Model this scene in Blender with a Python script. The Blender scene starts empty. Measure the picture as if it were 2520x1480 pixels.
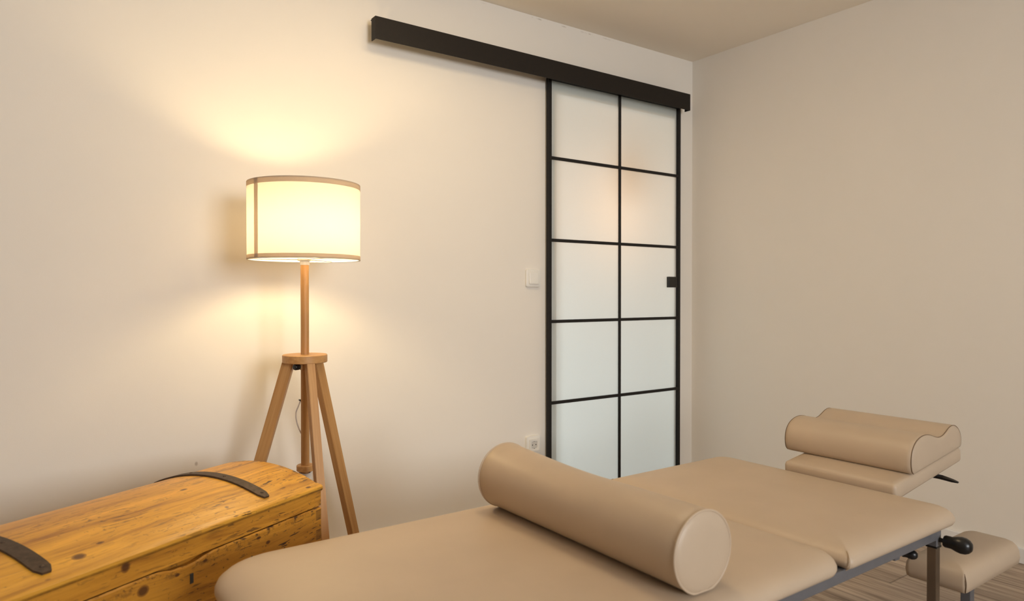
import bpy, bmesh, math, random
from math import sin, cos, pi, radians, sqrt, atan2
from mathutils import Vector, Matrix

random.seed(7)
S = bpy.context.scene
COL = S.collection

# ------------------------------------------------------------------ camera
YAW = 54.4989
cam_d = bpy.data.cameras.new('camera')
cam = bpy.data.objects.new('camera', cam_d)
COL.objects.link(cam)
cam.location = (-2.97778, -2.49955, 0.97937)
cam.rotation_euler = (radians(90 - 0.5487), 0, radians(YAW - 90))
cam_d.sensor_width = 36
cam_d.lens = 1712.647 / 2520 * 36
cam_d.clip_start = 0.05
cam_d.dof.use_dof = True
cam_d.dof.focus_distance = 2.35
cam_d.dof.aperture_fstop = 4.0
S.camera = cam

# ------------------------------------------------------------------ exposure, world, big lights
vs = S.view_settings
vs.view_transform = 'Standard'
vs.look = 'None'
vs.gamma = 1.0
vs.use_curve_mapping = False
vs.exposure = 0.0

W = bpy.data.worlds.new('sky')
S.world = W
W.use_nodes = True
W.node_tree.nodes['Background'].inputs[0].default_value = (0.75, 0.88, 1.0, 1)
W.node_tree.nodes['Background'].inputs[1].default_value = 0.6


def area(name, loc, target, sx, sy, power, col):
    d = bpy.data.lights.new(name, 'AREA')
    d.shape = 'RECTANGLE'
    d.size, d.size_y = sx, sy
    d.energy = power
    d.color = col
    o = bpy.data.objects.new(name, d)
    COL.objects.link(o)
    o.location = loc
    o.rotation_euler = (Vector(target) - Vector(loc)).to_track_quat('-Z', 'Y').to_euler()
    return o


BULB_STRENGTH = 205.0
HALL_BULB = 12.0
CEIL_LAMP = 9.5
area('daylight_room_window', (-2.2, -5.42, 1.5), (-2.0, 0, 1.4), 1.3, 1.25, 126.0, (0.98, 1.0, 1.03))
area('daylight_hall_window', (-0.95, 1.72, 0.60), (-0.75, 0, 0.55), 0.85, 0.9, 14.5, (0.87, 0.98, 1.0))

# ------------------------------------------------------------------ node helpers


def new_mat(name):
    m = bpy.data.materials.new(name)
    m.use_nodes = True
    nt = m.node_tree
    nt.nodes.clear()
    out = nt.nodes.new('ShaderNodeOutputMaterial')
    return m, nt, out


class N:
    """tiny wrapper for building node trees"""

    def __init__(self, nt):
        self.nt = nt

    def node(self, kind, **kw):
        n = self.nt.nodes.new('ShaderNode' + kind)
        for k, v in kw.items():
            setattr(n, k, v)
        return n

    def put(self, sock, v):
        if isinstance(v, bpy.types.NodeSocket):
            self.nt.links.new(v, sock)
        elif isinstance(v, (tuple, list)) and len(v) == 3 and sock.type == 'RGBA':
            sock.default_value = (*v, 1)
        else:
            sock.default_value = v

    def coord(self):
        return self.node('TexCoord').outputs['Object']

    def mapping(self, v, scale=(1, 1, 1), loc=(0, 0, 0), rot=(0, 0, 0)):
        n = self.node('Mapping')
        self.put(n.inputs['Vector'], v)
        n.inputs['Scale'].default_value = scale
        n.inputs['Location'].default_value = loc
        n.inputs['Rotation'].default_value = rot
        return n.outputs[0]

    def noise(self, v, scale=1.0, detail=4.0, rough=0.55, dist=0.0):
        n = self.node('TexNoise')
        self.put(n.inputs['Vector'], v)
        n.inputs['Scale'].default_value = scale
        n.inputs['Detail'].default_value = detail
        n.inputs['Roughness'].default_value = rough
        n.inputs['Distortion'].default_value = dist
        return n.outputs['Fac']

    def ramp(self, f, stops, interp='LINEAR'):
        n = self.node('ValToRGB')
        self.put(n.inputs[0], f)
        cr = n.color_ramp
        cr.interpolation = interp
        while len(cr.elements) > 1:
            cr.elements.remove(cr.elements[-1])
        for i, (p, c) in enumerate(stops):
            e = cr.elements[0] if i == 0 else cr.elements.new(p)
            e.position = p
            c = (c, c, c) if not isinstance(c, (tuple, list)) else c
            e.color = (*c, 1)
        return n.outputs[0]

    def mix(self, f, a, b, mode='MIX'):
        n = self.node('Mix', data_type='RGBA', blend_type=mode)
        self.put(n.inputs[0], f)
        self.put(n.inputs[6], a)
        self.put(n.inputs[7], b)
        return n.outputs[2]

    def math(self, op, a, b=0.0, c=0.0, clamp=False):
        n = self.node('Math', operation=op, use_clamp=clamp)
        self.put(n.inputs[0], a)
        self.put(n.inputs[1], b)
        self.put(n.inputs[2], c)
        return n.outputs[0]

    def sep(self, v):
        n = self.node('SeparateXYZ')
        self.put(n.inputs[0], v)
        return n.outputs

    def dist(self, v, p, scale):
        """distance from p in scaled coordinates"""
        n = self.node('VectorMath', operation='SUBTRACT')
        self.put(n.inputs[0], v)
        n.inputs[1].default_value = p
        k = self.node('VectorMath', operation='MULTIPLY')
        self.put(k.inputs[0], n.outputs[0])
        k.inputs[1].default_value = scale
        l = self.node('VectorMath', operation='LENGTH')
        self.put(l.inputs[0], k.outputs[0])
        return l.outputs['Value']

    def bump(self, h, strength=0.3, distance=0.002):
        n = self.node('Bump')
        n.inputs['Strength'].default_value = strength
        n.inputs['Distance'].default_value = distance
        self.put(n.inputs['Height'], h)
        return n.outputs[0]

    def principled(self, out, color, rough=0.5, metal=0.0, normal=None, spec=0.5, coat=0.0):
        n = self.node('BsdfPrincipled')
        self.put(n.inputs['Base Color'], color)
        self.put(n.inputs['Roughness'], rough)
        n.inputs['Metallic'].default_value = metal
        n.inputs['Specular IOR Level'].default_value = spec
        n.inputs['Coat Weight'].default_value = coat
        if normal is not None:
            self.put(n.inputs['Normal'], normal)
        self.nt.links.new(n.outputs[0], out.inputs[0])
        return n


def simple(name, color, rough=0.5, metal=0.0, spec=0.5, var=0.06, nscale=30.0, bump=0.0):
    m, nt, out = new_mat(name)
    k = N(nt)
    f = k.noise(k.coord(), nscale, 4)
    lo = tuple(c * (1 - var) for c in color)
    hi = tuple(min(1, c * (1 + var)) for c in color)
    c = k.ramp(f, [(0.3, lo), (0.7, hi)])
    nrm = k.bump(f, bump, 0.001) if bump else None
    k.principled(out, c, rough, metal, nrm, spec)
    return m


def paint(name, color, marks=False):
    m, nt, out = new_mat(name)
    k = N(nt)
    v = k.coord()
    big = k.noise(v, 1.3, 3)
    col = k.ramp(big, [(0.3, tuple(c * 0.975 for c in color)), (0.7, color)])
    if marks:
        # hairline cracks in the sealant under the ceiling and one small scuff
        z = k.sep(v)[2]
        x = k.sep(v)[0]
        wob = k.noise(k.mapping(v, (9, 1, 1)), 1.0, 5, 0.7)
        line = k.math('ADD', z, k.math('MULTIPLY', wob, 0.012))
        dz = k.math('ABSOLUTE', k.math('SUBTRACT', line, 2.2265))
        thin = k.ramp(dz, [(0.0, 1.0), (0.0024, 0.0)])
        brk = k.ramp(k.noise(k.mapping(v, (14, 1, 1)), 1.0, 4), [(0.52, 0.0), (0.6, 0.75)])
        span = k.math('MULTIPLY', k.ramp(k.math('ABSOLUTE', k.math('ADD', x, 0.95)), [(0.2, 1.0), (0.45, 0.0)]), brk)
        f = k.math('MULTIPLY', thin, span)
        col = k.mix(f, col, (0.42, 0.36, 0.29))
        sc = k.ramp(k.dist(v, (-2.4897, 0, 0.4117), (160, 1, 110)), [(0.4, 0.6), (1.0, 0.0)])
        col = k.mix(sc, col, (0.35, 0.3, 0.25))
    fine = k.noise(v, 260.0, 3)
    k.principled(out, col, 0.75, 0, k.bump(fine, 0.12, 0.001), 0.25)
    return m


def wood(name, light, dark, axis='Z', fine=1.0, rough=0.45, rings=0.5):
    """straight-grained wood, grain along one object axis"""
    m, nt, out = new_mat(name)
    k = N(nt)
    v = k.coord()
    i = 'XYZ'.index(axis)
    s = [38.0 * fine] * 3
    s[i] = 1.6 * fine
    s2 = [150.0 * fine] * 3
    s2[i] = 5.0
    warp = k.noise(k.mapping(v, tuple(a * 0.5 for a in s)), 1.0, 3)
    g = k.noise(k.mapping(v, tuple(s)), 1.0, 5, 0.6, 0.6)
    h = k.noise(k.mapping(v, tuple(s2)), 1.0, 4, 0.6)
    f = k.math('ADD', k.math('MULTIPLY', g, 0.65), k.math('MULTIPLY', h, 0.35))
    mid = tuple((a + b) / 2 for a, b in zip(light, dark))
    c = k.ramp(f, [(0.36, dark), (0.5, mid), (0.62, light)])
    c = k.mix(k.ramp(warp, [(0.4, 0.0), (0.75, rings)]), c, tuple(a * 0.72 for a in dark), 'MIX')
    k.principled(out, c, rough, 0, k.bump(h, 0.15, 0.001), 0.4)
    return m


# ------------------------------------------------------------------ materials
WALL_C = (0.86, 0.81, 0.73)
M_wall = paint('wall_paint', WALL_C)
M_wallm = paint('wall_paint_with_marks', WALL_C, True)
M_ceil = paint('ceiling_paint', (0.90, 0.825, 0.71))
M_white = simple('white_lacquer', (0.80, 0.79, 0.77), 0.4, var=0.02)
M_plastic = simple('cream_plastic', (0.84, 0.82, 0.76), 0.3, var=0.015)
M_plastic_dark = simple('socket_hole', (0.05, 0.045, 0.04), 0.5, var=0.02)
M_socket_well = simple('socket_well', (0.66, 0.64, 0.59), 0.35, var=0.02)
M_black = simple('black_powder_coat', (0.0105, 0.009, 0.008), 0.55, var=0.2, nscale=200, spec=0.3)
M_header = simple('dark_brown_powder_coat', (0.0115, 0.0080, 0.0052), 0.6, var=0.12, nscale=180, spec=0.3)
M_rubber = simple('black_plastic', (0.006, 0.006, 0.006), 0.33, var=0.1, spec=0.5)
M_steel = simple('grey_painted_steel', (0.16, 0.16, 0.17), 0.42, 0.25, var=0.05)
M_chrome = simple('chrome', (0.30, 0.28, 0.26), 0.14, 1.0, var=0.02)
M_iron = simple('aged_iron', (0.070, 0.045, 0.029), 0.6, 0.35, var=0.35, nscale=90, bump=0.2)
M_cord = simple('white_cord', (0.78, 0.74, 0.68), 0.5, var=0.03)
M_lampwood = wood('oiled_ash', (0.64, 0.37, 0.145), (0.47, 0.235, 0.075), 'Z', rings=0.25)
M_lampdisc = wood('oiled_ash_disc', (0.64, 0.37, 0.145), (0.47, 0.235, 0.075), 'X', rings=0.25)


def leather(name, base):
    m, nt, out = new_mat(name)
    k = N(nt)
    v = k.coord()
    cell = k.node('TexVoronoi', feature='DISTANCE_TO_EDGE')
    k.put(cell.inputs['Vector'], v)
    cell.inputs['Scale'].default_value = 620
    grain = k.ramp(cell.outputs['Distance'], [(0.0, 0.0), (0.25, 1.0)])
    soft = k.noise(v, 7.0, 3)
    c = k.ramp(soft, [(0.3, tuple(a * 0.96 for a in base)), (0.7, tuple(a * 1.03 for a in base))])
    fold = k.noise(v, 22.0, 2)
    h = k.math('ADD', k.math('MULTIPLY', grain, 0.08), k.math('MULTIPLY', fold, 1.0))
    k.principled(out, c, 0.46, 0, k.bump(h, 0.1, 0.004), 0.5)
    return m


M_leather = leather('beige_leatherette', (0.525, 0.408, 0.290))
M_seam = simple('seam_thread', (0.20, 0.135, 0.085), 0.7, var=0.05)


def floor_mat():
    m, nt, out = new_mat('greyed_oak_laminate')
    k = N(nt)
    v = k.coord()
    x, y, z = k.sep(v)
    pw, pl = 0.192, 1.29
    col_i = k.math('FLOOR', k.math('DIVIDE', x, pw))
    wn = k.node('TexWhiteNoise', noise_dimensions='1D')
    k.put(wn.inputs['W'], col_i)
    yy = k.math('ADD', y, k.math('MULTIPLY', wn.outputs['Value'], pl))
    row_i = k.math('FLOOR', k.math('DIVIDE', yy, pl))
    wn2 = k.node('TexWhiteNoise', noise_dimensions='2D')
    cmb = k.node('CombineXYZ')
    k.put(cmb.inputs[0], col_i)
    k.put(cmb.inputs[1], row_i)
    k.put(wn2.inputs['Vector'], cmb.outputs[0])
    off = k.node('CombineXYZ')
    k.put(off.inputs[0], k.math('MULTIPLY', wn2.outputs['Value'], 13.0))
    k.put(off.inputs[1], k.math('MULTIPLY', wn2.outputs['Value'], 29.0))
    vv = k.node('VectorMath', operation='ADD')
    k.put(vv.inputs[0], v)
    k.put(vv.inputs[1], off.outputs[0])
    g = k.noise(k.mapping(vv.outputs[0], (34, 2.0, 1)), 1.0, 6, 0.62, 0.7)
    g2 = k.noise(k.mapping(vv.outputs[0], (150, 5, 1)), 1.0, 4, 0.6)
    f = k.math('ADD', k.math('MULTIPLY', g, 0.7), k.math('MULTIPLY', g2, 0.3))
    c = k.ramp(f, [(0.34, (0.17, 0.115, 0.078)), (0.47, (0.36, 0.268, 0.192)), (0.62, (0.54, 0.425, 0.32))])
    blot = k.noise(k.mapping(vv.outputs[0], (10, 2.2, 1)), 1.0, 4, 0.6, 0.5)
    c = k.mix(k.ramp(blot, [(0.55, 0.0), (0.72, 0.55)]), c, (0.13, 0.09, 0.062))
    tone = k.ramp(wn2.outputs['Value'], [(0, 0.78), (1, 1.08)])
    c = k.mix(1.0, c, tone, 'MULTIPLY')
    fx = k.math('FRACT', k.math('DIVIDE', x, pw))
    fy = k.math('FRACT', k.math('DIVIDE', yy, pl))
    ex = k.math('MINIMUM', fx, k.math('SUBTRACT', 1.0, fx))
    ey = k.math('MINIMUM', fy, k.math('SUBTRACT', 1.0, fy))
    lx = k.ramp(ex, [(0.004, 1.0), (0.012, 0.0)])
    ly = k.ramp(ey, [(0.0006, 1.0), (0.0018, 0.0)])
    line = k.math('MAXIMUM', lx, ly)
    c = k.mix(k.math('MULTIPLY', line, 0.7), c, (0.06, 0.04, 0.028))
    k.principled(out, c, 0.42, 0, k.bump(f, 0.12, 0.001), 0.4)
    return m


M_floor = floor_mat()


def chest_mat(name, knots, part):
    m, nt, out = new_mat(name)
    k = N(nt)
    v = k.coord()
    x, y, z = k.sep(v)
    wv = k.node('VectorMath', operation='ADD')          # let the grain wander a little
    k.put(wv.inputs[0], v)
    wz = k.node('CombineXYZ')
    k.put(wz.inputs[1], k.math('MULTIPLY', k.noise(k.mapping(v, (2.6, 5, 5)), 1.0, 2), 0.05))
    k.put(wz.inputs[2], k.math('MULTIPLY', k.noise(k.mapping(v, (2.6, 5, 5), (3, 1, 7)), 1.0, 2), 0.05))
    k.put(wv.inputs[1], wz.outputs[0])
    vv = wv.outputs[0]
    g = k.noise(k.mapping(vv, (2.2, 42, 42)), 1.0, 6, 0.6, 0.5)
    g2 = k.noise(k.mapping(vv, (6, 170, 170)), 1.0, 4, 0.6)
    f = k.math('ADD', k.math('MULTIPLY', g, 0.72), k.math('MULTIPLY', g2, 0.28))
    c = k.ramp(f, [(0.33, (0.32, 0.135, 0.016)), (0.46, (0.63, 0.33, 0.034)), (0.64, (0.84, 0.465, 0.055))])
    big = k.noise(k.mapping(v, (1.6, 6, 6), (2, 5, 1)), 1.0, 3)
    c = k.mix(k.ramp(big, [(0.45, 0.0), (0.75, 0.5)]), c, (0.38, 0.175, 0.022))
    # dents and scratches along the grain, denser at the right-hand end and front edge
    dens = k.ramp(k.noise(k.mapping(v, (3.2, 7, 7), (9, 2, 4)), 1.0, 3), [(0.36, 0.0), (0.60, 1.0)])
    right = k.ramp(k.math('ADD', x, 0.95), [(0.15, 0.45), (0.80, 1.0)])
    dens = k.math('MULTIPLY', dens, right)
    sc = k.noise(k.mapping(vv, (24, 190, 190)), 1.0, 2, 0.5, 0.2)
    sc = k.ramp(sc, [(0.60, 0.0), (0.64, 1.0)] if part == 'lid' else [(0.645, 0.0), (0.69, 1.0)])
    pits = k.noise(k.mapping(v, (85, 110, 110)), 1.0, 2)
    pits = k.ramp(pits, [(0.665, 0.0), (0.70, 1.0)])
    scr = k.math('MULTIPLY', k.math('MAXIMUM', sc, pits), dens, clamp=True)
    crack = k.noise(k.mapping(vv, (1.1, 75, 75), (4, 4, 4)), 1.0, 2, 0.4)
    crack = k.ramp(k.math('ABSOLUTE', k.math('SUBTRACT', crack, 0.5)), [(0.0, 1.0), (0.006, 0.0)])
    crack = k.math('MULTIPLY', crack, k.ramp(k.noise(k.mapping(v, (4, 9, 9), (1, 8, 2)), 1.0, 3), [(0.52, 0.0), (0.62, 0.8)]))
    mark = k.math('MAXIMUM', scr, crack)
    if part == 'lid':
        # grime along the worn lower edge of the top board and the glue joint near the crown
        nz = k.noise(k.mapping(v, (40, 40, 40)), 1.0, 4, 0.7)
        d = k.math('ABSOLUTE', k.math('SUBTRACT', z, 0.4555))
        e = k.math('MULTIPLY', k.ramp(d, [(0.0, 1.0), (0.006, 0.0)]), k.ramp(nz, [(0.35, 0.25), (0.65, 1.0)]))
        front = k.ramp(y, [(0.0, 1.0), (0.02, 0.0)])
        mark = k.math('MAXIMUM', mark, k.math('MULTIPLY', k.math('MULTIPLY', e, front), 0.85))
        j = k.ramp(k.math('ABSOLUTE', k.math('SUBTRACT', y, 0.232)), [(0.0, 1.0), (0.0012, 0.0)])
        mark = k.math('MAXIMUM', mark, k.math('MULTIPLY', j, k.ramp(k.math('ADD', x, 0.30), [(0.0, 0.0), (0.1, 0.8)])))
        # ragged end grain at the right-hand end
        er = k.ramp(k.math('ABSOLUTE', x), [(0.004, 1.0), (0.012, 0.0)])
        mark = k.math('MAXIMUM', mark, k.math('MULTIPLY', er, k.ramp(nz, [(0.5, 0.0), (0.62, 0.9)])))
    else:
        # dovetails at the right-hand corner: end-grain pins outlined dark
        fz = k.math('FRACT', k.math('DIVIDE', z, 0.052))
        pin = k.ramp(k.math('ABSOLUTE', k.math('SUBTRACT', fz, 0.5)), [(0.19, 0.55), (0.23, 1.0), (0.27, 0.0)])
        atx = k.ramp(k.math('ABSOLUTE', k.math('ADD', x, 0.010)), [(0.008, 1.0), (0.012, 0.0)])
        dv = k.math('MULTIPLY', pin, atx)
        mark = k.math('MAXIMUM', mark, k.math('MULTIPLY', dv, 0.9))
        nz = k.noise(k.mapping(v, (45, 60, 60)), 1.0, 4, 0.7)
        ed = k.math('MULTIPLY', k.ramp(k.math('SUBTRACT', 0.407, z), [(0.0, 1.0), (0.03, 0.0)]), k.ramp(nz, [(0.52, 0.0), (0.62, 1.0)]))
        mark = k.math('MAXIMUM', mark, ed)
    for (kx, ky, kz, r, el) in knots:
        dd = k.dist(v, (kx, ky, kz), (1 / (r * el), 1 / r, 1 / r))
        halo = k.ramp(dd, [(0.9, 0.45), (2.6, 0.0)])
        c = k.mix(halo, c, (0.25, 0.10, 0.02))
        core = k.ramp(dd, [(0.55, 0.85), (1.05, 0.0)])
        c = k.mix(core, c, (0.085, 0.032, 0.010))
    if part == 'body':
        c = k.mix(1.0, c, (0.84, 0.70, 0.66), 'MULTIPLY')
    else:                                   # the rim board under the curved top is tinted redder and a little darker
        rim = k.ramp(z, [(0.4520, (0.90, 0.75, 0.72)), (0.4560, (1.0, 0.93, 0.90))])
        c = k.mix(1.0, c, rim, 'MULTIPLY')
    c = k.mix(mark, c, (0.075, 0.032, 0.012))
    h = k.math('SUBTRACT', k.math('MULTIPLY', g2, 0.25), mark)
    k.principled(out, c, 0.40, 0, k.bump(h, 0.35, 0.0015), 0.45)
    return m


def fabric(name, color, trans=0.62):
    m, nt, out = new_mat(name)
    k = N(nt)
    v = k.coord()
    wv = k.noise(k.mapping(v, (420, 420, 420)), 1.0, 2)
    c = k.ramp(wv, [(0.3, tuple(a * 0.97 for a in color)), (0.7, color)])
    d = k.node('BsdfDiffuse')
    t = k.node('BsdfTranslucent')
    k.put(d.inputs[0], c)
    k.put(t.inputs[0], c)
    mx = k.node('MixShader')
    mx.inputs[0].default_value = trans
    nt.links.new(d.outputs[0], mx.inputs[1])
    nt.links.new(t.outputs[0], mx.inputs[2])
    nt.links.new(mx.outputs[0], out.inputs[0])
    return m


M_shade = fabric('lamp_shade_linen', (0.60, 0.545, 0.475), 0.33)
M_trim = fabric('lamp_shade_tape', (0.62, 0.52, 0.41), 0.40)


def frosted():
    m, nt, out = new_mat('frosted_glass')
    k = N(nt)
    v = k.coord()
    nz = k.noise(k.mapping(v, (300, 300, 300)), 1.0, 2)
    c = k.ramp(nz, [(0.2, (0.86, 0.89, 0.87)), (0.8, (0.89, 0.92, 0.90))])
    d = k.node('BsdfDiffuse')
    t = k.node('BsdfTranslucent')
    k.put(d.inputs[0], c)
    k.put(t.inputs[0], c)
    mx = k.node('MixShader')
    mx.inputs[0].default_value = 0.68
    nt.links.new(d.outputs[0], mx.inputs[1])
    nt.links.new(t.outputs[0], mx.inputs[2])
    nt.links.new(mx.outputs[0], out.inputs[0])
    return m


def clear_glass(name, tint=(1, 1, 1)):
    m, nt, out = new_mat(name)
    k = N(nt)
    t = k.node('BsdfTransparent')
    t.inputs[0].default_value = (*tint, 1)
    g = k.node('BsdfGlossy')
    g.inputs['Roughness'].default_value = 0.16
    fr = k.node('Fresnel')
    fr.inputs[0].default_value = 1.45
    mx = k.node('MixShader')
    nt.links.new(fr.outputs[0], mx.inputs[0])
    nt.links.new(t.outputs[0], mx.inputs[1])
    nt.links.new(g.outputs[0], mx.inputs[2])
    nt.links.new(mx.outputs[0], out.inputs[0])
    return m


M_frost = frosted()
M_clear = clear_glass('clear_glass')


def emit(name, color, strength):
    m, nt, out = new_mat(name)
    k = N(nt)
    e = k.node('Emission')
    e.inputs[0].default_value = (*color, 1)
    e.inputs[1].default_value = strength
    nt.links.new(e.outputs[0], out.inputs[0])
    return m


WARM = (1.0, 0.755, 0.41)
M_bulb = emit('glowing_bulb', WARM, BULB_STRENGTH)
M_hallbulb = emit('hall_globe', (1.0, 0.50, 0.20), HALL_BULB)
M_ceilbulb = emit('ceiling_lamp_opal', (1.0, 0.76, 0.45), CEIL_LAMP)

# ------------------------------------------------------------------ mesh helpers


def box(bm, x0, x1, y0, y1, z0, z1, bevel=0.0, seg=2):
    b2 = bmesh.new()
    vs_ = [b2.verts.new((x, y, z)) for x in (x0, x1) for y in (y0, y1) for z in (z0, z1)]
    for f in ((0, 1, 3, 2), (4, 6, 7, 5), (0, 4, 5, 1), (2, 3, 7, 6), (0, 2, 6, 4), (1, 5, 7, 3)):
        b2.faces.new([vs_[i] for i in f])
    if bevel:
        bmesh.ops.bevel(b2, geom=b2.edges[:], offset=bevel, segments=seg, profile=0.5, affect='EDGES')
    merge(bm, b2)


def merge(bm, b2, M=None):
    vm = {}
    for v in b2.verts:
        vm[v] = bm.verts.new(M @ v.co if M else v.co)
    for f in b2.faces:
        try:
            nf = bm.faces.new([vm[v] for v in f.verts])
            nf.smooth = f.smooth
            nf.material_index = f.material_index
        except ValueError:
            pass
    b2.free()


def rings(bm, rs, cap0=True, cap1=True, closed=True):
    vr = [[bm.verts.new(p) for p in r] for r in rs]
    n = len(rs[0])
    for a, b in zip(vr[:-1], vr[1:]):
        for i in range(n if closed else n - 1):
            j = (i + 1) % n
            bm.faces.new((a[i], a[j], b[j], b[i]))
    if cap0:
        bm.faces.new(list(reversed(vr[0])))
    if cap1:
        bm.faces.new(vr[-1])
    return vr


def lathe(bm, prof, seg=48, M=None, cap0=True, cap1=True):
    """prof: list of (r, z) about the z axis"""
    rs = []
    for r, z in prof:
        ring = [Vector((r * cos(2 * pi * i / seg), r * sin(2 * pi * i / seg), z)) for i in range(seg)]
        rs.append([M @ p for p in ring] if M else ring)
    rings(bm, rs, cap0, cap1)


def along(p0, p1):
    """matrix whose z axis runs from p0 to p1"""
    p0, p1 = Vector(p0), Vector(p1)
    q = (p1 - p0).to_track_quat('Z', 'Y')
    return Matrix.Translation(p0) @ q.to_matrix().to_4x4(), (p1 - p0).length


def rod(bm, p0, p1, r, seg=24, bev=0.0):
    M, L = along(p0, p1)
    pr = [(r, 0), (r, L)] if not bev else [(r - bev, 0), (r, bev), (r, L - bev), (r - bev, L)]
    lathe(bm, pr, seg, M)


def smooth_path(pts, n=10):
    pts = [Vector(p) for p in pts]
    out = []
    for i in range(len(pts) - 1):
        p0, p1, p2, p3 = pts[max(i - 1, 0)], pts[i], pts[i + 1], pts[min(i + 2, len(pts) - 1)]
        for k in range(n):
            t = k / n
            out.append(0.5 * ((2 * p1) + (-p0 + p2) * t + (2 * p0 - 5 * p1 + 4 * p2 - p3) * t * t + (-p0 + 3 * p1 - 3 * p2 + p3) * t ** 3))
    out.append(pts[-1])
    return out


def tube(bm, pts, r, seg=10, closed=False):
    pts = [Vector(p) for p in pts]
    n = len(pts)
    rs = []
    up = None
    for i, p in enumerate(pts):
        if closed:
            t = (pts[(i + 1) % n] - pts[i - 1]).normalized()
        else:
            t = (pts[min(i + 1, n - 1)] - pts[max(i - 1, 0)]).normalized()
        if up is None:
            a = Vector((0, 0, 1)) if abs(t.z) < 0.9 else Vector((1, 0, 0))
            up = (a - t * a.dot(t)).normalized()
        else:
            up = (up - t * up.dot(t)).normalized()
        s = t.cross(up)
        rs.append([p + (up * cos(2 * pi * k / seg) + s * sin(2 * pi * k / seg)) * r for k in range(seg)])
    if closed:
        rs.append(rs[0])
    rings(bm, rs, not closed, not closed)


def rring(x0, x1, y0, y1, d, radii, n=10):
    """rounded rectangle shrunk by d; radii for corners (x1,y1),(x0,y1),(x0,y0),(x1,y0)"""
    X0, X1, Y0, Y1 = x0 + d, x1 - d, y0 + d, y1 - d
    pts = []
    for (cx, cy, a0, r) in ((X1, Y1, 0, radii[0]), (X0, Y1, 90, radii[1]), (X0, Y0, 180, radii[2]), (X1, Y0, 270, radii[3])):
        r = max(r - d, 0.004)
        sx = -1 if cx == X1 else 1
        sy = -1 if cy == Y1 else 1
        for k in range(n + 1):
            a = radians(a0 + 90 * k / n)
            pts.append((cx + sx * r + r * cos(a), cy + sy * r + r * sin(a)))
    return pts


def cushion(bm, x0, x1, y0, y1, prof, radii):
    rs = []
    for d, z in prof:
        rs.append([Vector((x, y, z)) for x, y in rring(x0, x1, y0, y1, d, radii)])
    rings(bm, rs)


def obj(name, bm, mat, parent=None, matrix=None, smooth=None, mats=None):
    bmesh.ops.remove_doubles(bm, verts=bm.verts[:], dist=1e-6)
    bmesh.ops.recalc_face_normals(bm, faces=bm.faces[:])
    me = bpy.data.meshes.new(name)
    if smooth is not None:
        lim = radians(smooth)
        for f in bm.faces:
            f.smooth = True
        for e in bm.edges:
            if len(e.link_faces) == 2 and e.calc_face_angle(0) > lim:
                e.smooth = False
    bm.to_mesh(me)
    bm.free()
    o = bpy.data.objects.new(name, me)
    COL.objects.link(o)
    for mm in (mats or [mat]):
        me.materials.append(mm)
    if parent is not None:
        o.parent = parent
    if matrix is not None:
        o.matrix_local = matrix
    return o


def tag(o, label, cat, group=None, kind=None):
    if label:
        o['label'] = label
    if cat:
        o['category'] = cat
    if group:
        o['group'] = group
    if kind:
        o['kind'] = kind
    return o


def thing(name, label, cat, loc=(0, 0, 0), rotz=0.0, kind=None):
    o = bpy.data.objects.new(name, None)
    o.empty_display_size = 0.1
    COL.objects.link(o)
    o.location = loc
    o.rotation_euler = (0, 0, rotz)
    return tag(o, label, cat, kind=kind)


def struct(name, bm, mat, label=None, cat=None, **kw):
    o = obj(name, bm, mat, **kw)
    o['kind'] = 'structure'
    return tag(o, label, cat)


BM = bmesh.new

# ------------------------------------------------------------------ room shell
H = 2.230
XL, YB = -5.2, -5.2
T = 0.15
DX0, DX1, DZ = -0.952, -0.158, 1.890        # opening behind the sliding door

bm = BM()

box(bm, XL - T, DX0, 0.0, T, 0, H)
box(bm, DX1, 0.0, 0.0, T, 0, H)
box(bm, DX0, DX1, 0.0, T, DZ, H)
struct('wall_left', bm, M_wallm, 'cream painted wall behind the floor lamp and the sliding door', 'wall')
bm = BM()
box(bm, 0.0, T, YB - T, T, 0, H)
struct('wall_right', bm, M_wall, 'plain cream wall beyond the head end of the treatment table', 'wall')
bm = BM()
box(bm, XL - T, XL, YB - T, 0.0, 0, H)
struct('wall_side', bm, M_wall, 'plain cream wall at the far left end of the room', 'wall')
WX0, WX1, WZ0, WZ1 = -2.90, -1.50, 0.85, 2.05
bm = BM()
box(bm, XL, WX0, YB - T, YB, 0, H)
box(bm, WX1, 0.0, YB - T, YB, 0, H)
box(bm, WX0, WX1, YB - T, YB, 0, WZ0)
box(bm, WX0, WX1, YB - T, YB, WZ1, H)
struct('wall_back', bm, M_wall, 'cream wall holding the white framed room window', 'wall')
bm = BM()
box(bm, XL - T, 0.75, YB - T, 1.75, -0.1, 0)
struct('floor', bm, M_floor, 'grey brown oak laminate floor boards', 'floor')
bm = BM()
box(bm, XL - T, 0.75, YB - T, 1.75, H, H + 0.1)
struct('ceiling', bm, M_ceil, 'plain off white ceiling', 'ceiling')


def skirting(name, x0, x1, y0, y1, label):
    b = BM()
    box(b, x0, x1, y0, y1, 0, 0.056, 0.002)
    struct(name, b, M_white, label, 'baseboard')


skirting('baseboard_right', -0.014, 0.0, YB, -0.014, 'low white baseboard along the right wall')
skirting('baseboard_left', XL, -1.03, -0.014, 0.0, 'low white baseboard along the lamp wall')

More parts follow.
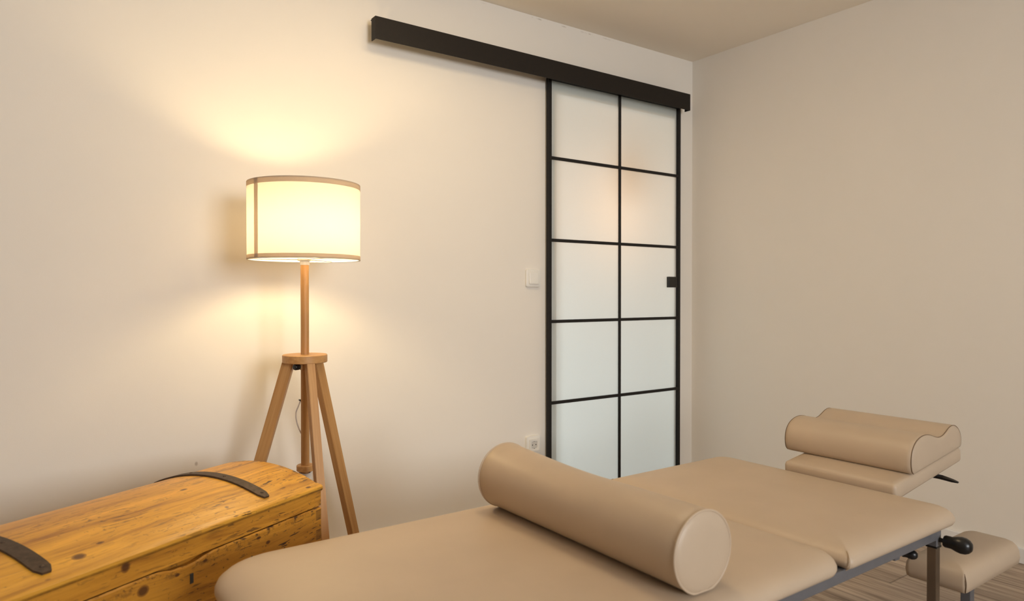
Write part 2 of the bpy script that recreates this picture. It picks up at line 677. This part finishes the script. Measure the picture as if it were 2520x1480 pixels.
# window in the back wall
w = thing('window_1', 'white framed two pane window opposite the lamp wall', 'window', (0, 0, 0), kind='structure')
b = BM()
fy0, fy1 = YB - 0.09, YB - 0.03
box(b, WX0, WX1, fy0, fy1, WZ0, WZ0 + 0.06)
box(b, WX0, WX1, fy0, fy1, WZ1 - 0.06, WZ1)
box(b, WX0, WX0 + 0.06, fy0, fy1, WZ0 + 0.06, WZ1 - 0.06)
box(b, WX1 - 0.06, WX1, fy0, fy1, WZ0 + 0.06, WZ1 - 0.06)
xm = (WX0 + WX1) / 2
box(b, xm - 0.04, xm + 0.04, fy0, fy1, WZ0 + 0.06, WZ1 - 0.06)
obj('window_frame', b, M_white, w)
b = BM()
box(b, WX0 + 0.06, WX1 - 0.06, YB - 0.066, YB - 0.06, WZ0 + 0.06, WZ1 - 0.06)
obj('pane', b, M_clear, w)

# hall behind the sliding door
b = BM()
HX0_, HX1_, HZ0_, HZ1_ = -1.40, -0.50, 0.12, 1.08
box(b, -2.55, HX0_, 1.6, 1.75, 0, H)
box(b, HX1_, 0.75, 1.6, 1.75, 0, H)
box(b, HX0_, HX1_, 1.6, 1.75, 0, HZ0_)
box(b, HX0_, HX1_, 1.6, 1.75, HZ1_, H)
struct('wall_hall', b, M_wall, 'cream hall wall with a low window behind the frosted door', 'wall')
b = BM()
box(b, 0.6, 0.75, T, 1.6, 0, H)
struct('wall_hall_end', b, M_wall, 'plain hall wall at the right end of the hall', 'wall')
b = BM()
box(b, -2.55, -2.40, T, 1.6, 0, H)
struct('wall_hall_entry', b, M_wall, 'plain hall wall at the far left of the hall', 'wall')

# ------------------------------------------------------------------ sliding door
door = thing('door_1', 'frosted glass sliding door with black grid bars beside the corner', 'door', (-0.567, -0.026, 0.012), kind='structure')
ox, oy, oz = door.location
Xa, Xb = -1.0115, -0.1235
ZT, ZB = 1.985, 0.012
yF, yK = -0.022, -0.010


def dbox(x0, x1, y0, y1, z0, z1, bev=0.0):
    b_ = BM()
    box(b_, x0 - ox, x1 - ox, y0 - oy, y1 - oy, z0 - oz, z1 - oz, bev)
    return b_


b = dbox(Xa + 0.004, Xb - 0.004, yF + 0.002, yK - 0.002, ZB + 0.004, ZT - 0.004)
b.normal_update()
for f in b.faces:
    f.material_index = 1 if f.normal.y < -0.5 else 0
obj('glass_pane', b, None, door, mats=[M_frost, M_clear])
obj('stile', dbox(Xa, -0.9925, yF - 0.006, yK, ZB, ZT, 0.0015), M_black, door)
obj('stile', dbox(-0.1410, Xb, yF - 0.006, yK, ZB, ZT, 0.0015), M_black, door)
obj('top_rail', dbox(-0.9925, -0.1410, yF - 0.004, yK, 1.953, ZT, 0.001), M_black, door)
obj('bottom_rail', dbox(-0.9925, -0.1410, yF - 0.008, yK, ZB, 0.04, 0.001), M_black, door)
obj('center_bar', dbox(-0.5698, -0.5565, yF - 0.006, yF + 0.002, 0.04, 1.953, 0.001), M_black, door)
for zc in (1.598, 1.224, 0.853, 0.481):
    for xa, xb in ((-0.9925, -0.5698), (-0.5565, -0.1410)):
        obj('cross_bar', dbox(xa, xb, yF - 0.006, yF + 0.002, zc - 0.0072, zc + 0.0072, 0.001), M_black, door)
hb = dbox(-0.222, -0.166, yF - 0.020, yF + 0.002, 1.0125, 1.0685, 0.002)
obj('door_handle', hb, M_rubber, door)

# track with its cover over the door
trk = thing('door_track_cover', 'long dark brown boxed track cover mounted on the wall above the sliding door', 'door track', (-0.994, 0.0, 1.9345))
ox, oy, oz = trk.location
hx0, hx1, hz0, hz1 = -1.8782, -0.1107, 1.9345, 2.0190
yf = -0.080
obj('cover_panel', dbox(hx0, hx1, yf, yf + 0.003, hz0, hz1), M_header, trk)
obj('top_panel', dbox(hx0 + 0.003, hx1 - 0.003, yf + 0.003, -0.030, hz1 - 0.003, hz1 - 0.0005), M_header, trk)
obj('end_cap', dbox(hx0, hx0 + 0.003, yf + 0.003, -0.044, hz0, hz1), M_header, trk)
obj('end_cap', dbox(hx1 - 0.003, hx1, yf + 0.003, -0.044, hz0, hz1), M_header, trk)
obj('guide_rail', dbox(hx0 + 0.06, hx1 - 0.05, -0.062, 0.0, hz0 + 0.050, hz0 + 0.0815), M_header, trk)

# ------------------------------------------------------------------ switch and socket


def plate_prism(bm_, cx, cz, half, r, y0, y1, bev=0.004):
    prof = [(0.0, y0), (0.0, y1 + bev), (bev * 0.3, y1 + bev * 0.3), (bev, y1)]
    rs = []
    for d, y in prof:
        rs.append([Vector((x, y, z)) for x, z in rring(cx - half, cx + half, cz - half, cz + half, d, (r,) * 4, 6)])
    rings(bm_, rs)


sw = thing('light_switch', 'square cream light switch on the wall left of the sliding door', 'light switch', (-1.083, 0, 1.05))
b = BM()
plate_prism(b, 0, 0, 0.0405, 0.009, 0, -0.012, 0.005)
obj('switch_frame', b, M_plastic, sw, smooth=40)
b = BM()
rs = []
for d, y in ((0.0, -0.0115), (0.0, -0.0150), (0.0015, -0.0165), (0.006, -0.0168)):
    rs.append([Vector((x, y - 0.0018 * (z / 0.026) * -1, z)) for x, z in rring(-0.0262, 0.0262, -0.0275, 0.0275, d, (0.004,) * 4, 5)])
rings(b, rs)
obj('rocker', b, M_plastic, sw, smooth=40)

so = thing('wall_socket', 'cream round-well power socket low on the wall behind the bolster', 'power socket', (-1.083, 0, 0.30))
b = BM()
plate_prism(b, 0, 0, 0.0405, 0.009, 0, -0.014, 0.005)
obj('socket_frame', b, M_plastic, so, smooth=40)
b = BM()
My = Matrix.Rotation(radians(90), 4, 'X')       # z axis -> -y
sq = rring(-0.0275, 0.0275, -0.0275, 0.0275, 0, (0.008,) * 4, 11)
n = len(sq)
rs = [[Vector((x, -0.0135, z)) for x, z in sq], [Vector((x, -0.0185, z)) for x, z in sq]]
for r, y in ((0.0225, -0.0185), (0.0205, -0.0180), (0.0198, -0.0155)):
    ring = []
    for x, z in sq:
        a = atan2(z, x)
        ring.append(Vector((r * cos(a), y, r * sin(a))))
    rs.append(ring)
rings(b, rs, True, False)
obj('socket_insert', b, M_plastic, so, smooth=35)
b = BM()
lathe(b, [(0.0198, 0.0142), (0.0198, 0.0150)], 40, My)
obj('socket_well', b, M_socket_well, so)
for dx in (-0.0095, 0.0095):
    b = BM()
    lathe(b, [(0.0027, 0.0148), (0.0027, 0.0154)], 16, My @ Matrix.Translation((dx, 0, 0)))
    obj('contact_hole', b, M_plastic_dark, so)
for s in (-1, 1):
    b = BM()
    box(b, -0.003, 0.003, -0.0175, -0.0150, s * 0.0172 - 0.002, s * 0.0172 + 0.002)
    obj('earth_clip', b, M_plastic_dark, so)

# ------------------------------------------------------------------ floor lamp
LX, LY = -2.2376, -0.34
lamp = thing('floor_lamp', 'lit tripod floor lamp with a white drum shade and ash wood legs', 'floor lamp', (LX, LY, 0))
a = radians(YAW)
FW, RT = Vector((cos(a), sin(a), 0)), Vector((sin(a), -cos(a), 0))

R = 0.1705
ZS0, ZS1 = 1.085, 1.322
b = BM()
rs = [[Vector((R * cos(2 * pi * i / 96), R * sin(2 * pi * i / 96), z)) for i in range(96)] for z in (ZS0, ZS0 + 0.06, ZS0 + 0.12, ZS0 + 0.18, ZS1)]
rings(b, rs, False, False)
shade = obj('lamp_shade', b, M_shade, lamp, smooth=60)
for nm, z0, z1 in (('trim_band', ZS1 - 0.0165, ZS1 + 0.0005), ('trim_band', ZS0 - 0.0005, ZS0 + 0.0135)):
    b = BM()
    rs = [[Vector(((R + 0.0007) * cos(2 * pi * i / 96), (R + 0.0007) * sin(2 * pi * i / 96), z)) for i in range(96)] for z in (z0, (z0 + z1) / 2, z1)]
    rings(b, rs, False, False)
    obj(nm, b, M_trim, shade, smooth=60)
    b = BM()
    zz = z1 - 0.007 if z1 > 1.2 else z0 + 0.007
    zr = ZS1 - 0.002 if z1 > 1.2 else ZS0 + 0.002
    tube(b, [((R - 0.003) * cos(2 * pi * i / 72), (R - 0.003) * sin(2 * pi * i / 72), zr) for i in range(72)], 0.0022, 8, True)
    obj('shade_ring', b, M_white, shade, smooth=60)
# seam tape, towards the left as seen
dirn = RT * -0.595 - FW * 0.803
a0 = atan2(dirn.y, dirn.x)
b = BM()
da = 0.0047 / R / 0.5
rs = []
for i in range(5):
    aa = a0 - da / 1.0 + 2 * da * i / 4
    rs.append([Vector(((R + 0.0014) * cos(aa), (R + 0.0014) * sin(aa), z)) for z in (ZS0, (ZS0 + ZS1) / 2, ZS1)])
rings(b, rs, False, False, closed=False)
obj('seam_tape', b, M_trim, shade, smooth=60)

b = BM()
rod(b, (0, 0, 0.775), (0, 0, 1.072), 0.0128, 28)
M_pole = obj('upper_pole', b, M_lampwood, lamp, smooth=40)
b = BM()
rod(b, (0, 0, 0.437), (0, 0, 0.776), 0.0128, 28)
obj('lower_pole', b, M_lampwood, lamp, smooth=40)
b = BM()
lathe(b, [(0.0145, 1.070), (0.0150, 1.082), (0.021, 1.084), (0.021, 1.090), (0.016, 1.092), (0.016, 1.135), (0.013, 1.14)], 32)
sock = obj('bulb_socket', b, M_white, lamp, smooth=40)
for i in range(3):
    aa = radians(40 + 120 * i)
    b = BM()
    tube(b, [(0.016 * cos(aa), 0.016 * sin(aa), 1.0885), ((R - 0.004) * cos(aa), (R - 0.004) * sin(aa), ZS0 + 0.003)], 0.0018, 8)
    obj('shade_arm', b, M_white, sock, smooth=60)
b = BM()
pr = [(0.012, 1.138), (0.014, 1.150)]
for i in range(0, 13):
    t = i / 12 * pi
    pr.append((max(0.0305 * sin(t), 0.0015) if i > 3 else max(0.0305 * sin(t), 0.015), 1.193 - 0.0305 * cos(t)))
lathe(b, pr, 32)
obj('light_bulb', b, M_bulb, lamp, smooth=60)

b = BM()
lathe(b, [(0.0665, 0.764), (0.0685, 0.766), (0.0685, 0.787), (0.0665, 0.789)], 64)
obj('hub_disc', b, M_lampdisc, lamp, smooth=30)
b = BM()
box(b, -0.017, 0.017, -0.017, 0.017, 0.741, 0.765, 0.002)
col_ = obj('clamp_collar', b, M_lampdisc, lamp, Matrix.Rotation(radians(YAW - 60), 4, 'Z'))
kd = (-RT * 0.5 - FW * 0.86).normalized()
kp = Vector((0, 0, 0.752)) + kd * 0.016
b = BM()
Mk, Lk = along(kp, kp + kd * 0.020)
lathe(b, [(0.0035, 0.0), (0.0035, 0.008), (0.0085, 0.009), (0.0098, 0.012), (0.0098, 0.024), (0.008, 0.027), (0.003, 0.028)], 24, Mk)
obj('clamp_knob', b, M_rubber, lamp, smooth=35)

# legs: foot offsets seen from the camera as (right, forward)
for (fr, ff) in ((0.143, -0.229), (0.127, 0.238), (-0.270, -0.009)):
    foot = RT * fr + FW * ff
    rad = foot.normalized()
    top = rad * 0.050 + Vector((0, 0, 0.766))
    bot = foot.copy()
    zax = (top - bot).normalized()
    yax = zax.cross(rad).normalized()          # tangential
    xax = yax.cross(zax).normalized()          # radial
    M = Matrix((xax, yax, zax)).transposed().to_4x4()
    M.translation = bot
    L = (top - bot).length
    b = BM()
    hw0, hw1, ht = 0.0165, 0.0175, 0.0120
    sl = rad.dot(zax) / 1.0
    vsx = []
    for (z, hw) in ((0.0, hw0), (L, hw1)):
        ring = []
        for sx, sy in ((-1, -1), (1, -1), (1, 1), (-1, 1)):
            p = Vector((sx * hw, sy * ht, z))
            # trim ends level with floor / hub
            lean = xax.z / zax.z
            p.z = z - sx * hw * lean
            ring.append(p)
        vsx.append(ring)
    rings(b, vsx)
    bmesh.ops.bevel(b, geom=b.edges[:], offset=0.0015, segments=2, affect='EDGES')
    obj('leg', b, M_lampwood, lamp, M)

b = BM()
lathe(b, [(0.0245, 0.422), (0.0265, 0.424), (0.0265, 0.439), (0.0245, 0.441)], 40)
obj('cord_spool', b, M_lampdisc, lamp, smooth=30)
b = BM()
lathe(b, [(0.012, 0.386), (0.012, 0.423)], 24)
obj('spool_core', b, M_lampdisc, lamp, smooth=30)
b = BM()
lathe(b, [(0.0245, 0.369), (0.0265, 0.371), (0.0265, 0.384), (0.0245, 0.386)], 40)
obj('cord_spool', b, M_lampdisc, lamp, smooth=30)
b = BM()
pts = []
for i in range(6 * 20):
    tt = i / 20.0
    aa = 2 * pi * tt
    pts.append((0.0175 * cos(aa), 0.0175 * sin(aa), 0.393 + 0.0042 * tt + 0.004 * sin(aa)))
tube(b, pts, 0.0028, 8)
obj('wound_cord', b, M_cord, lamp, smooth=60)
b = BM()
c0 = -RT * 0.013
box(b, -0.004, 0.004, -0.004, 0.004, -0.002, 0.002)
for v in b.verts:
    v.co += c0 + Vector((0, 0, 0.645)) - RT * 0.002
obj('cord_clip', b, M_rubber, lamp)
b = BM()
P = lambda r_, z_, f_=0.0: RT * r_ + FW * f_ + Vector((0, 0, z_))
tube(b, smooth_path([P(-0.014, 0.644), P(-0.020, 0.628), P(-0.030, 0.605, 0.005), P(-0.0295, 0.580, 0.006), P(-0.022, 0.553, 0.008), P(-0.013, 0.53, 0.012), P(-0.008, 0.50, 0.015), P(-0.008, 0.46, 0.016), P(-0.01, 0.443, 0.0285), P(0.0, 0.418, 0.0295), P(0.005, 0.406, 0.02)], 8), 0.0022, 8)
obj('power_cord', b, M_cord, lamp, smooth=60)

# ------------------------------------------------------------------ wooden chest
CANG = radians(28.95)
chest = thing('wooden_chest', 'old pine trunk with a rounded lid and two dark iron straps below the lamp', 'chest', (-2.315, -0.690, 0), CANG)
CW, CL = 0.44, 0.97
RID, RC, ZR = 0.21, 0.52, 0.508


def arc_z(y):
    return ZR - (RC - sqrt(RC * RC - (y - RID) ** 2))


M_chest_body = chest_mat('old_pine_body', [(-0.524, 0.0, 0.385, 0.012, 1.2), (-0.374, 0.0, 0.394, 0.004, 1.8), (-0.445, 0.0, 0.388, 0.004, 1.6), (-0.22, 0.0, 0.395, 0.004, 2.0), (-0.19, 0.0, 0.375, 0.005, 1.6)], 'body')
M_chest_lid = chest_mat('old_pine_lid', [(-0.56, 0.0, 0.445, 0.012, 0.9), (-0.624, 0.044, 0.483, 0.010, 1.5), (-0.278, 0.04, 0.481, 0.005, 1.2), (-0.70, 0.012, 0.475, 0.005, 2.0), (-0.57, 0.063, 0.489, 0.005, 2.0), (-0.287, 0.174, 0.509, 0.006, 2.0), (-0.04, 0.008, 0.470, 0.005, 2.0), (-0.45, 0.15, 0.507, 0.004, 2.0)], 'lid')
b = BM()
rs = []
for i in range(81):
    x = -CL + CL * i / 80
    worn = 0.0105 * math.exp(-((x + 0.415) / 0.042) ** 2) + 0.004 * math.exp(-((x + 0.46) / 0.02) ** 2) + random.uniform(0, 0.0014) + 0.002 * math.exp(-(x / 0.03) ** 2)
    zt = 0.4105 - worn
    rs.append([Vector(p) for p in ((x, 0.002, 0.0), (x, 0.0, 0.002), (x, 0.0, zt - 0.003), (x, 0.003, zt), (x, 0.022, zt - 0.003), (x, 0.024, 0.4105), (x, CW - 0.002, 0.4105), (x, CW, 0.409), (x, CW, 0.0))])
rings(b, rs)
obj('chest_body', b, M_chest_body, chest)
# lid: straight rim plus curved top board with a rounded front lip
b = BM()
prof = [(0.002, 0.4130), (0.002, 0.452)]
prof += [(-0.003, 0.4555), (-0.0055, 0.4600), (-0.0045, 0.4655), (0.000, 0.4690)]
for i in range(1, 25):
    y = 0.004 + (CW - 0.008) * i / 25
    prof.append((y, arc_z(y)))
ze = arc_z(CW)
prof += [(CW, ze - 0.002), (CW + 0.005, ze - 0.007), (CW + 0.003, ze - 0.013), (CW - 0.0035, ze - 0.017), (CW - 0.0035, 0.4130)]
xs = [-CL - 0.004, -CL - 0.002] + [-CL + CL * i / 30 for i in range(1, 30)] + [0.001, 0.004]
rs = []
for i, x in enumerate(xs):
    s = 0.002 if i in (0, len(xs) - 1) else 0.0
    rs.append([Vector((x, y + (s if y < 0.1 else -s if y > CW - 0.1 else 0), z - (s if z > 0.44 else 0))) for y, z in prof])
rings(b, rs)
obj('chest_lid', b, M_chest_lid, chest, smooth=35)
# dark worn gap pieces: key slot
b = BM()
box(b, -0.414, -0.405, -0.0012, 0.003, 0.357, 0.379, 0.001)
obj('key_slot', b, M_plastic_dark, chest)
for xc, ya, yb, wd in ((-0.168, 0.026, 0.43, 0.0150), (-0.692, 0.030, 0.41, 0.0165)):
    b = BM()
    m_ = 26
    rs = []
    for i in range(m_ + 1):
        y = ya + (yb - ya) * i / m_
        e = min(i, m_ - i)
        hw = wd * (0.50, 0.94, 1.0)[e] if e < 3 else wd
        zt = arc_z(y) + 0.0045
        nrm = Vector((0, (y - RID) / RC, 1)).normalized()
        c = Vector((xc, y, arc_z(y)))
        rs.append([c + Vector((-hw, 0, 0)) + nrm * -0.001, c + Vector((hw, 0, 0)) + nrm * -0.001, c + Vector((hw, 0, 0)) + nrm * 0.0045, c + Vector((-hw, 0, 0)) + nrm * 0.0045])
    rings(b, rs)
    st = obj('iron_strap', b, M_iron, chest)
    for fr in (0.045, 0.36, 0.66, 0.955):
        y = ya + (yb - ya) * fr
        nrm = Vector((0, (y - RID) / RC, 1)).normalized()
        c = Vector((xc + 0.001, y, arc_z(y))) + nrm * 0.0042
        Mr, _ = along(c, c + nrm)
        b = BM()
        lathe(b, [(0.0042, 0), (0.0038, 0.0012), (0.0022, 0.0021), (0.0006, 0.0024)], 14, Mr)
        obj('rivet', b, M_iron, st, smooth=60)

# ------------------------------------------------------------------ treatment table
YC = -1.41
TZ = 0.46
tab = thing('treatment_table', 'beige leatherette treatment table with grey steel frame and raised head cushion', 'treatment table', (-1.9, YC, 0))
ox, oy, oz = tab.location


def TB():
    return BM()


def tobj(name, b_, mat, parent=None, **kw):
    """b_ given in room coordinates"""
    par = parent or tab
    off = Vector(tab.location)
    for v in b_.verts:
        v.co -= off
    return obj(name, b_, mat, par, **kw)


PROF = [(0.06, 0.414), (0.026, 0.4135), (0.0185, 0.4138), (0.0105, 0.4155), (0.0035, 0.4200), (0.0, 0.4265), (0.0, 0.4335), (0.0042, 0.4415), (0.013, 0.4485), (0.024, 0.4530), (0.040, 0.4565), (0.065, 0.4588), (0.10, 0.4602), (0.15, 0.4612), (0.20, 0.4618)]
CY0, CY1 = -1.7570, -1.036
b = TB()
cushion(b, -2.685, -1.607, CY0, CY1, PROF, (0.07, 0.13, 0.13, 0.07))
tobj('leg_cushion', b, M_leather, smooth=50)
b = TB()
PROF2 = [(d, z) for d, z in PROF]
cushion(b, -1.606, -1.085, CY0, CY1, PROF2, (0.06, 0.016, 0.016, 0.06))
seat = tobj('torso_cushion', b, M_leather, smooth=50)
for cy, sg in ((CY0, 1), (CY1, -1)):
    b = TB()
    tube(b, smooth_path([(-1.6035, cy + sg * 0.0125, 0.4155), (-1.6055, cy + sg * 0.0035, 0.424), (-1.6045, cy + sg * 0.0030, 0.435), (-1.599, cy + sg * 0.0080, 0.4445), (-1.590, cy + sg * 0.0170, 0.4505)], 5), 0.0013, 6)
    tobj('corner_seam', b, M_leather, smooth=60)
# frame
yr = -1.7390
yl = 2 * YC - yr
for y, nm in ((yr, 'side_rail'), (yl, 'side_rail')):
    b = TB()
    yy = (y, y + 0.024) if y == yr else (y - 0.024, y)
    box(b, -2.62, -1.165, yy[0], yy[1], 0.3885, 0.4135, 0.002)
    tobj(nm, b, M_steel)
for x in (-2.60, -1.615, -1.20):
    b = TB()
    box(b, x - 0.012, x + 0.012, yr + 0.024, yl - 0.024, 0.3885, 0.4135, 0.002)
    tobj('cross_rail', b, M_steel)
for x, nearside in ((-1.1765, True), (-1.1765, False), (-2.50, True), (-2.50, False)):
    y = yr + 0.012 if nearside else yl - 0.012
    b = TB()
    box(b, x - 0.0122, x + 0.0122, y - 0.0122, y + 0.0122, 0.372, 0.3887 if x < -2 else 0.4125, 0.0015)
    sk = tobj('leg_sleeve', b, M_steel)
    b = TB()
    box(b, x - 0.0128, x + 0.0128, y - 0.0128, y + 0.0128, 0.3685, 0.3735, 0.001)
    tobj('leg_collar', b, M_rubber)
    b = TB()
    box(b, x - 0.0105, x + 0.0105, y - 0.0105, y + 0.0105, 0.02, 0.370, 0.0012)
    lg = tobj('leg', b, M_chrome)
    b = TB()
    box(b, x - 0.014, x + 0.014, y - 0.014, y + 0.014, 0.0, 0.022, 0.003)
    tobj('foot_cap', b, M_rubber, lg)
# base bars near the floor
for x in (-1.1765, -2.50):
    b = TB()
    box(b, x - 0.009, x + 0.009, yr + 0.024, yl - 0.024, 0.055, 0.075, 0.002)
    tobj('base_bar', b, M_steel)
# clamp knobs (lathe profile: stem, then a bulb)


def knob(p, d, s, name='clamp_knob'):
    b_ = TB()
    p = Vector(p)
    d = Vector(d).normalized()
    Mk_, _ = along(p, p + d)
    pr_ = [(0.006, 0.0), (0.0055, 0.008), (0.0055, 0.012), (0.0135, 0.0125), (0.0155, 0.016), (0.0155, 0.030), (0.0165, 0.034), (0.0195, 0.042), (0.0215, 0.052), (0.0205, 0.062), (0.0165, 0.070), (0.010, 0.0755), (0.002, 0.077)]
    lathe(b_, [(r * s, z * s) for r, z in pr_], 32, Mk_)
    return tobj(name, b_, M_rubber, smooth=45)


knob((-1.1735, -1.7375, 0.388), (0.10, -1.0, -0.02), 0.92)
b = TB()
box(b, -1.285, -1.262, -1.690, -1.64, 0.345, 0.3885, 0.002)
tobj('bracket', b, M_steel)
knob((-1.268, -1.6895, 0.362), (0.55, -0.8, -0.03), 0.52)

# head cushion on its tilted plate
HX0, HX1 = -1.085, -0.690
TH = math.atan2(0.054, HX1 - HX0)
hm = Matrix.Translation((HX0, YC - 0.018, 0.473)) @ Matrix.Rotation(-TH, 4, 'Y')
HLN = sqrt((HX1 - HX0) ** 2 + 0.054 ** 2)
b = TB()
hp = [(0.04, -0.047), (0.010, -0.047), (0.003, -0.044), (0.0, -0.038), (-0.0005, -0.025), (0.0, -0.012), (0.003, -0.005), (0.008, -0.0015), (0.018, 0.0), (0.05, 0.001), (0.09, 0.0012)]
b2 = BM()
cushion(b2, 0.0, HLN, -0.166, 0.166, hp, (0.012, 0.012, 0.012, 0.012))
merge(b, b2, hm)
tobj('head_cushion', b, M_leather, smooth=50)
b = TB()
b2 = BM()
box(b2, 0.03, HLN - 0.03, -0.150, 0.150, -0.056, -0.0465, 0.001)
box(b2, -0.05, 0.05, -0.09, -0.07, -0.072, -0.056)
box(b2, -0.05, 0.05, 0.07, 0.09, -0.072, -0.056)
merge(b, b2, hm)
tobj('head_plate', b, M_steel)
b = TB()
b2 = BM()
rs = []
for (x_, hy, hz, z_) in ((0.0, 0.010, 0.003, 0.0), (0.02, 0.009, 0.0035, 0.0), (0.05, 0.006, 0.003, -0.004), (0.065, 0.003, 0.0015, -0.006)):
    rs.append([Vector((a_ * hy, -x_, z_ + c_ * hz)) for a_, c_ in ((-1, -1), (1, -1), (1, 1), (-1, 1))])
rings(b2, rs)
merge(b, b2, hm @ Matrix.Translation((0.272, -0.140, -0.060)))
tobj('tilt_lever', b, M_rubber)

# arm rest hanging lower beside the head cushion
AX0, AX1, AY0, AY1, AZ = -1.005, -0.620, -1.733, -1.578, 0.272
b = TB()
ap = [(0.03, AZ - 0.064), (0.008, AZ - 0.064), (0.002, AZ - 0.060), (-0.001, AZ - 0.044), (0.001, AZ - 0.026), (0.006, AZ - 0.015), (0.014, AZ - 0.007), (0.026, AZ - 0.002), (0.042, AZ), (0.065, AZ + 0.001)]
cushion(b, AX0, AX1, AY0, AY1, ap, (0.045, 0.015, 0.012, 0.045))
arm = tobj('arm_rest', b, M_leather, smooth=50)
b = TB()
px_, py_ = -0.80, -1.655
box(b, px_ - 0.013, px_ + 0.013, py_ - 0.013, py_ + 0.013, 0.03, AZ - 0.063, 0.002)
post = tobj('arm_rest_post', b, M_steel)
b = TB()
box(b, -1.18, px_ + 0.013, py_ - 0.013, py_ + 0.013, 0.004, 0.030, 0.002)
tobj('arm_rest_beam', b, M_steel)
b = TB()
tube(b, smooth_path([(AX0 + 0.004, AY0 + 0.004, AZ - 0.060), (AX0 + 0.0015, AY0 + 0.0015, AZ - 0.040), (AX0 + 0.003, AY0 + 0.003, AZ - 0.026), (AX0 + 0.009, AY0 + 0.009, AZ - 0.014)], 5), 0.0011, 6)
tobj('arm_rest_seam', b, M_seam, smooth=60)

# ------------------------------------------------------------------ head pillow (contoured)
pm = hm @ Matrix.Translation((0.088, 0.021, 0.0022))
pil = thing('contour_pillow', 'beige wave shaped head pillow resting on the raised head cushion', 'pillow', (0, 0, 0))
pil.matrix_world = pm
cp = [(0.004, 0.0), (-0.004, 0.010), (-0.0065, 0.028), (-0.003, 0.050), (0.008, 0.070), (0.028, 0.0845), (0.055, 0.0915), (0.085, 0.0905), (0.112, 0.083), (0.138, 0.0715), (0.162, 0.0635), (0.186, 0.0620), (0.208, 0.0665), (0.230, 0.0740), (0.252, 0.0760), (0.274, 0.0700), (0.292, 0.056), (0.303, 0.038), (0.306, 0.020), (0.302, 0.004), (0.292, 0.0)]
sp = [Vector((u, 0, h)) for u, h in cp]
dense = smooth_path(sp, 3)
cen = Vector((0.15, 0, 0.035))
HWP = 0.189
b = BM()
rs = []
ys = [(-HWP - 0.006, 0.35), (-HWP - 0.0055, 0.80), (-HWP - 0.003, 0.955), (-HWP + 0.002, 0.992), (-HWP + 0.012, 1.0)]
ys += [(-HWP + 0.012 + (2 * HWP - 0.024) * i / 12, 1.0) for i in range(1, 12)]
ys += [(-y, s) for y, s in reversed(ys[:5])]
for y, s in ys:
    rs.append([Vector((cen.x + (p.x - cen.x) * s, y, max(cen.z + (p.z - cen.z) * s, 0.0))) for p in dense])
rings(b, rs)
body = obj('pillow_body', b, M_leather, pil, smooth=55)
for sgn in (-1, 1):
    b = BM()
    tube(b, [Vector((cen.x + (p.x - cen.x) * 0.982, sgn * (HWP + 0.0005), cen.z + (p.z - cen.z) * 0.982)) for p in dense], 0.0012, 6)
    obj('pillow_seam', b, M_seam, pil, smooth=60)

# ------------------------------------------------------------------ bolster
bol = thing('bolster', 'beige cylindrical bolster lying across the treatment table', 'bolster', (0, 0, 0))
p0 = Vector((-2.000, -1.100, 0.0))
p1 = Vector((-2.008, -1.712, 0.0))
dirb = (p1 - p0).normalized()
Lb = (p1 - p0).length
side = Vector((0, 0, 1)).cross(dirb).normalized()
bol.location = (p0 + p1) / 2 + Vector((0, 0, TZ + 0.001))


def bol_r(t):
    return 0.0725 + 0.0045 * max(0, 1 - t / 0.35) ** 1.5 - 0.0018 * math.exp(-((t - 0.5) / 0.2) ** 2)


b = BM()
rs = []
seg = 72
st_ = [(-0.008, 0.30), (-0.0075, 0.70), (-0.005, 0.92), (-0.002, 0.975), (0.004, 1.0)]
st_ += [(0.004 + (Lb - 0.008) * i / 24, 1.0) for i in range(1, 24)]
st_ += [(Lb - 0.004, 1.0), (Lb - 0.001, 0.985), (Lb + 0.001, 0.955), (Lb + 0.004, 0.85), (Lb + 0.0065, 0.6), (Lb + 0.0075, 0.25)]
for l, s in st_:
    r0 = bol_r(min(max(l / Lb, 0), 1))
    c = dirb * (l - Lb / 2)
    ring = []
    for i in range(seg):
        aa = 2 * pi * i / seg
        zz = r0 + sin(aa) * r0 * s
        fl = 0.004
        zz = max(zz, fl) - fl + 0.0015
        ring.append(c + side * (cos(aa) * r0 * s * 1.01) + Vector((0, 0, zz)))
    rs.append(ring)
rings(b, rs)
bb = obj('bolster_cover', b, M_leather, bol, smooth=50)
for l in (0.001, Lb - 0.0005):
    r0 = bol_r(min(max(l / Lb, 0), 1)) * 0.992
    b = BM()
    tube(b, [dirb * (l - Lb / 2) + side * (cos(2 * pi * i / 72) * r0 * 1.01) + Vector((0, 0, max(bol_r(l / Lb) + sin(2 * pi * i / 72) * r0, 0.004) - 0.0025)) for i in range(72)], 0.0024, 8, True)
    obj('piping', b, M_leather, bol, smooth=60)

# ------------------------------------------------------------------ lamps out of view
hall = thing('pendant_lamp', 'warm globe pendant glowing behind the frosted sliding door', 'pendant lamp', (-0.57, 0.36, 1.39))
b = BM()
lathe(b, [(0.085 * sin(pi * i / 16) + 0.0005, -0.085 * cos(pi * i / 16)) for i in range(17)], 32)
obj('globe', b, M_hallbulb, hall, smooth=60)
b = BM()
rod(b, (0, 0, 0.084), (0, 0, H - 1.39), 0.003, 10)
obj('cord', b, M_black, hall)

cl = thing('ceiling_lamp', 'wide flat round opal ceiling lamp above the treatment table', 'ceiling lamp', (-1.80, -0.92, H))
b = BM()
lathe(b, [(0.315, 0.0), (0.315, -0.030), (0.301, -0.030)], 64, None, True, False)
obj('lamp_rim', b, M_white, cl, smooth=30)
b = BM()
lathe(b, [(0.300, -0.024), (0.298, -0.0285), (0.16, -0.0295), (0.002, -0.030)], 64)
obj('opal_cover', b, M_ceilbulb, cl, smooth=60)
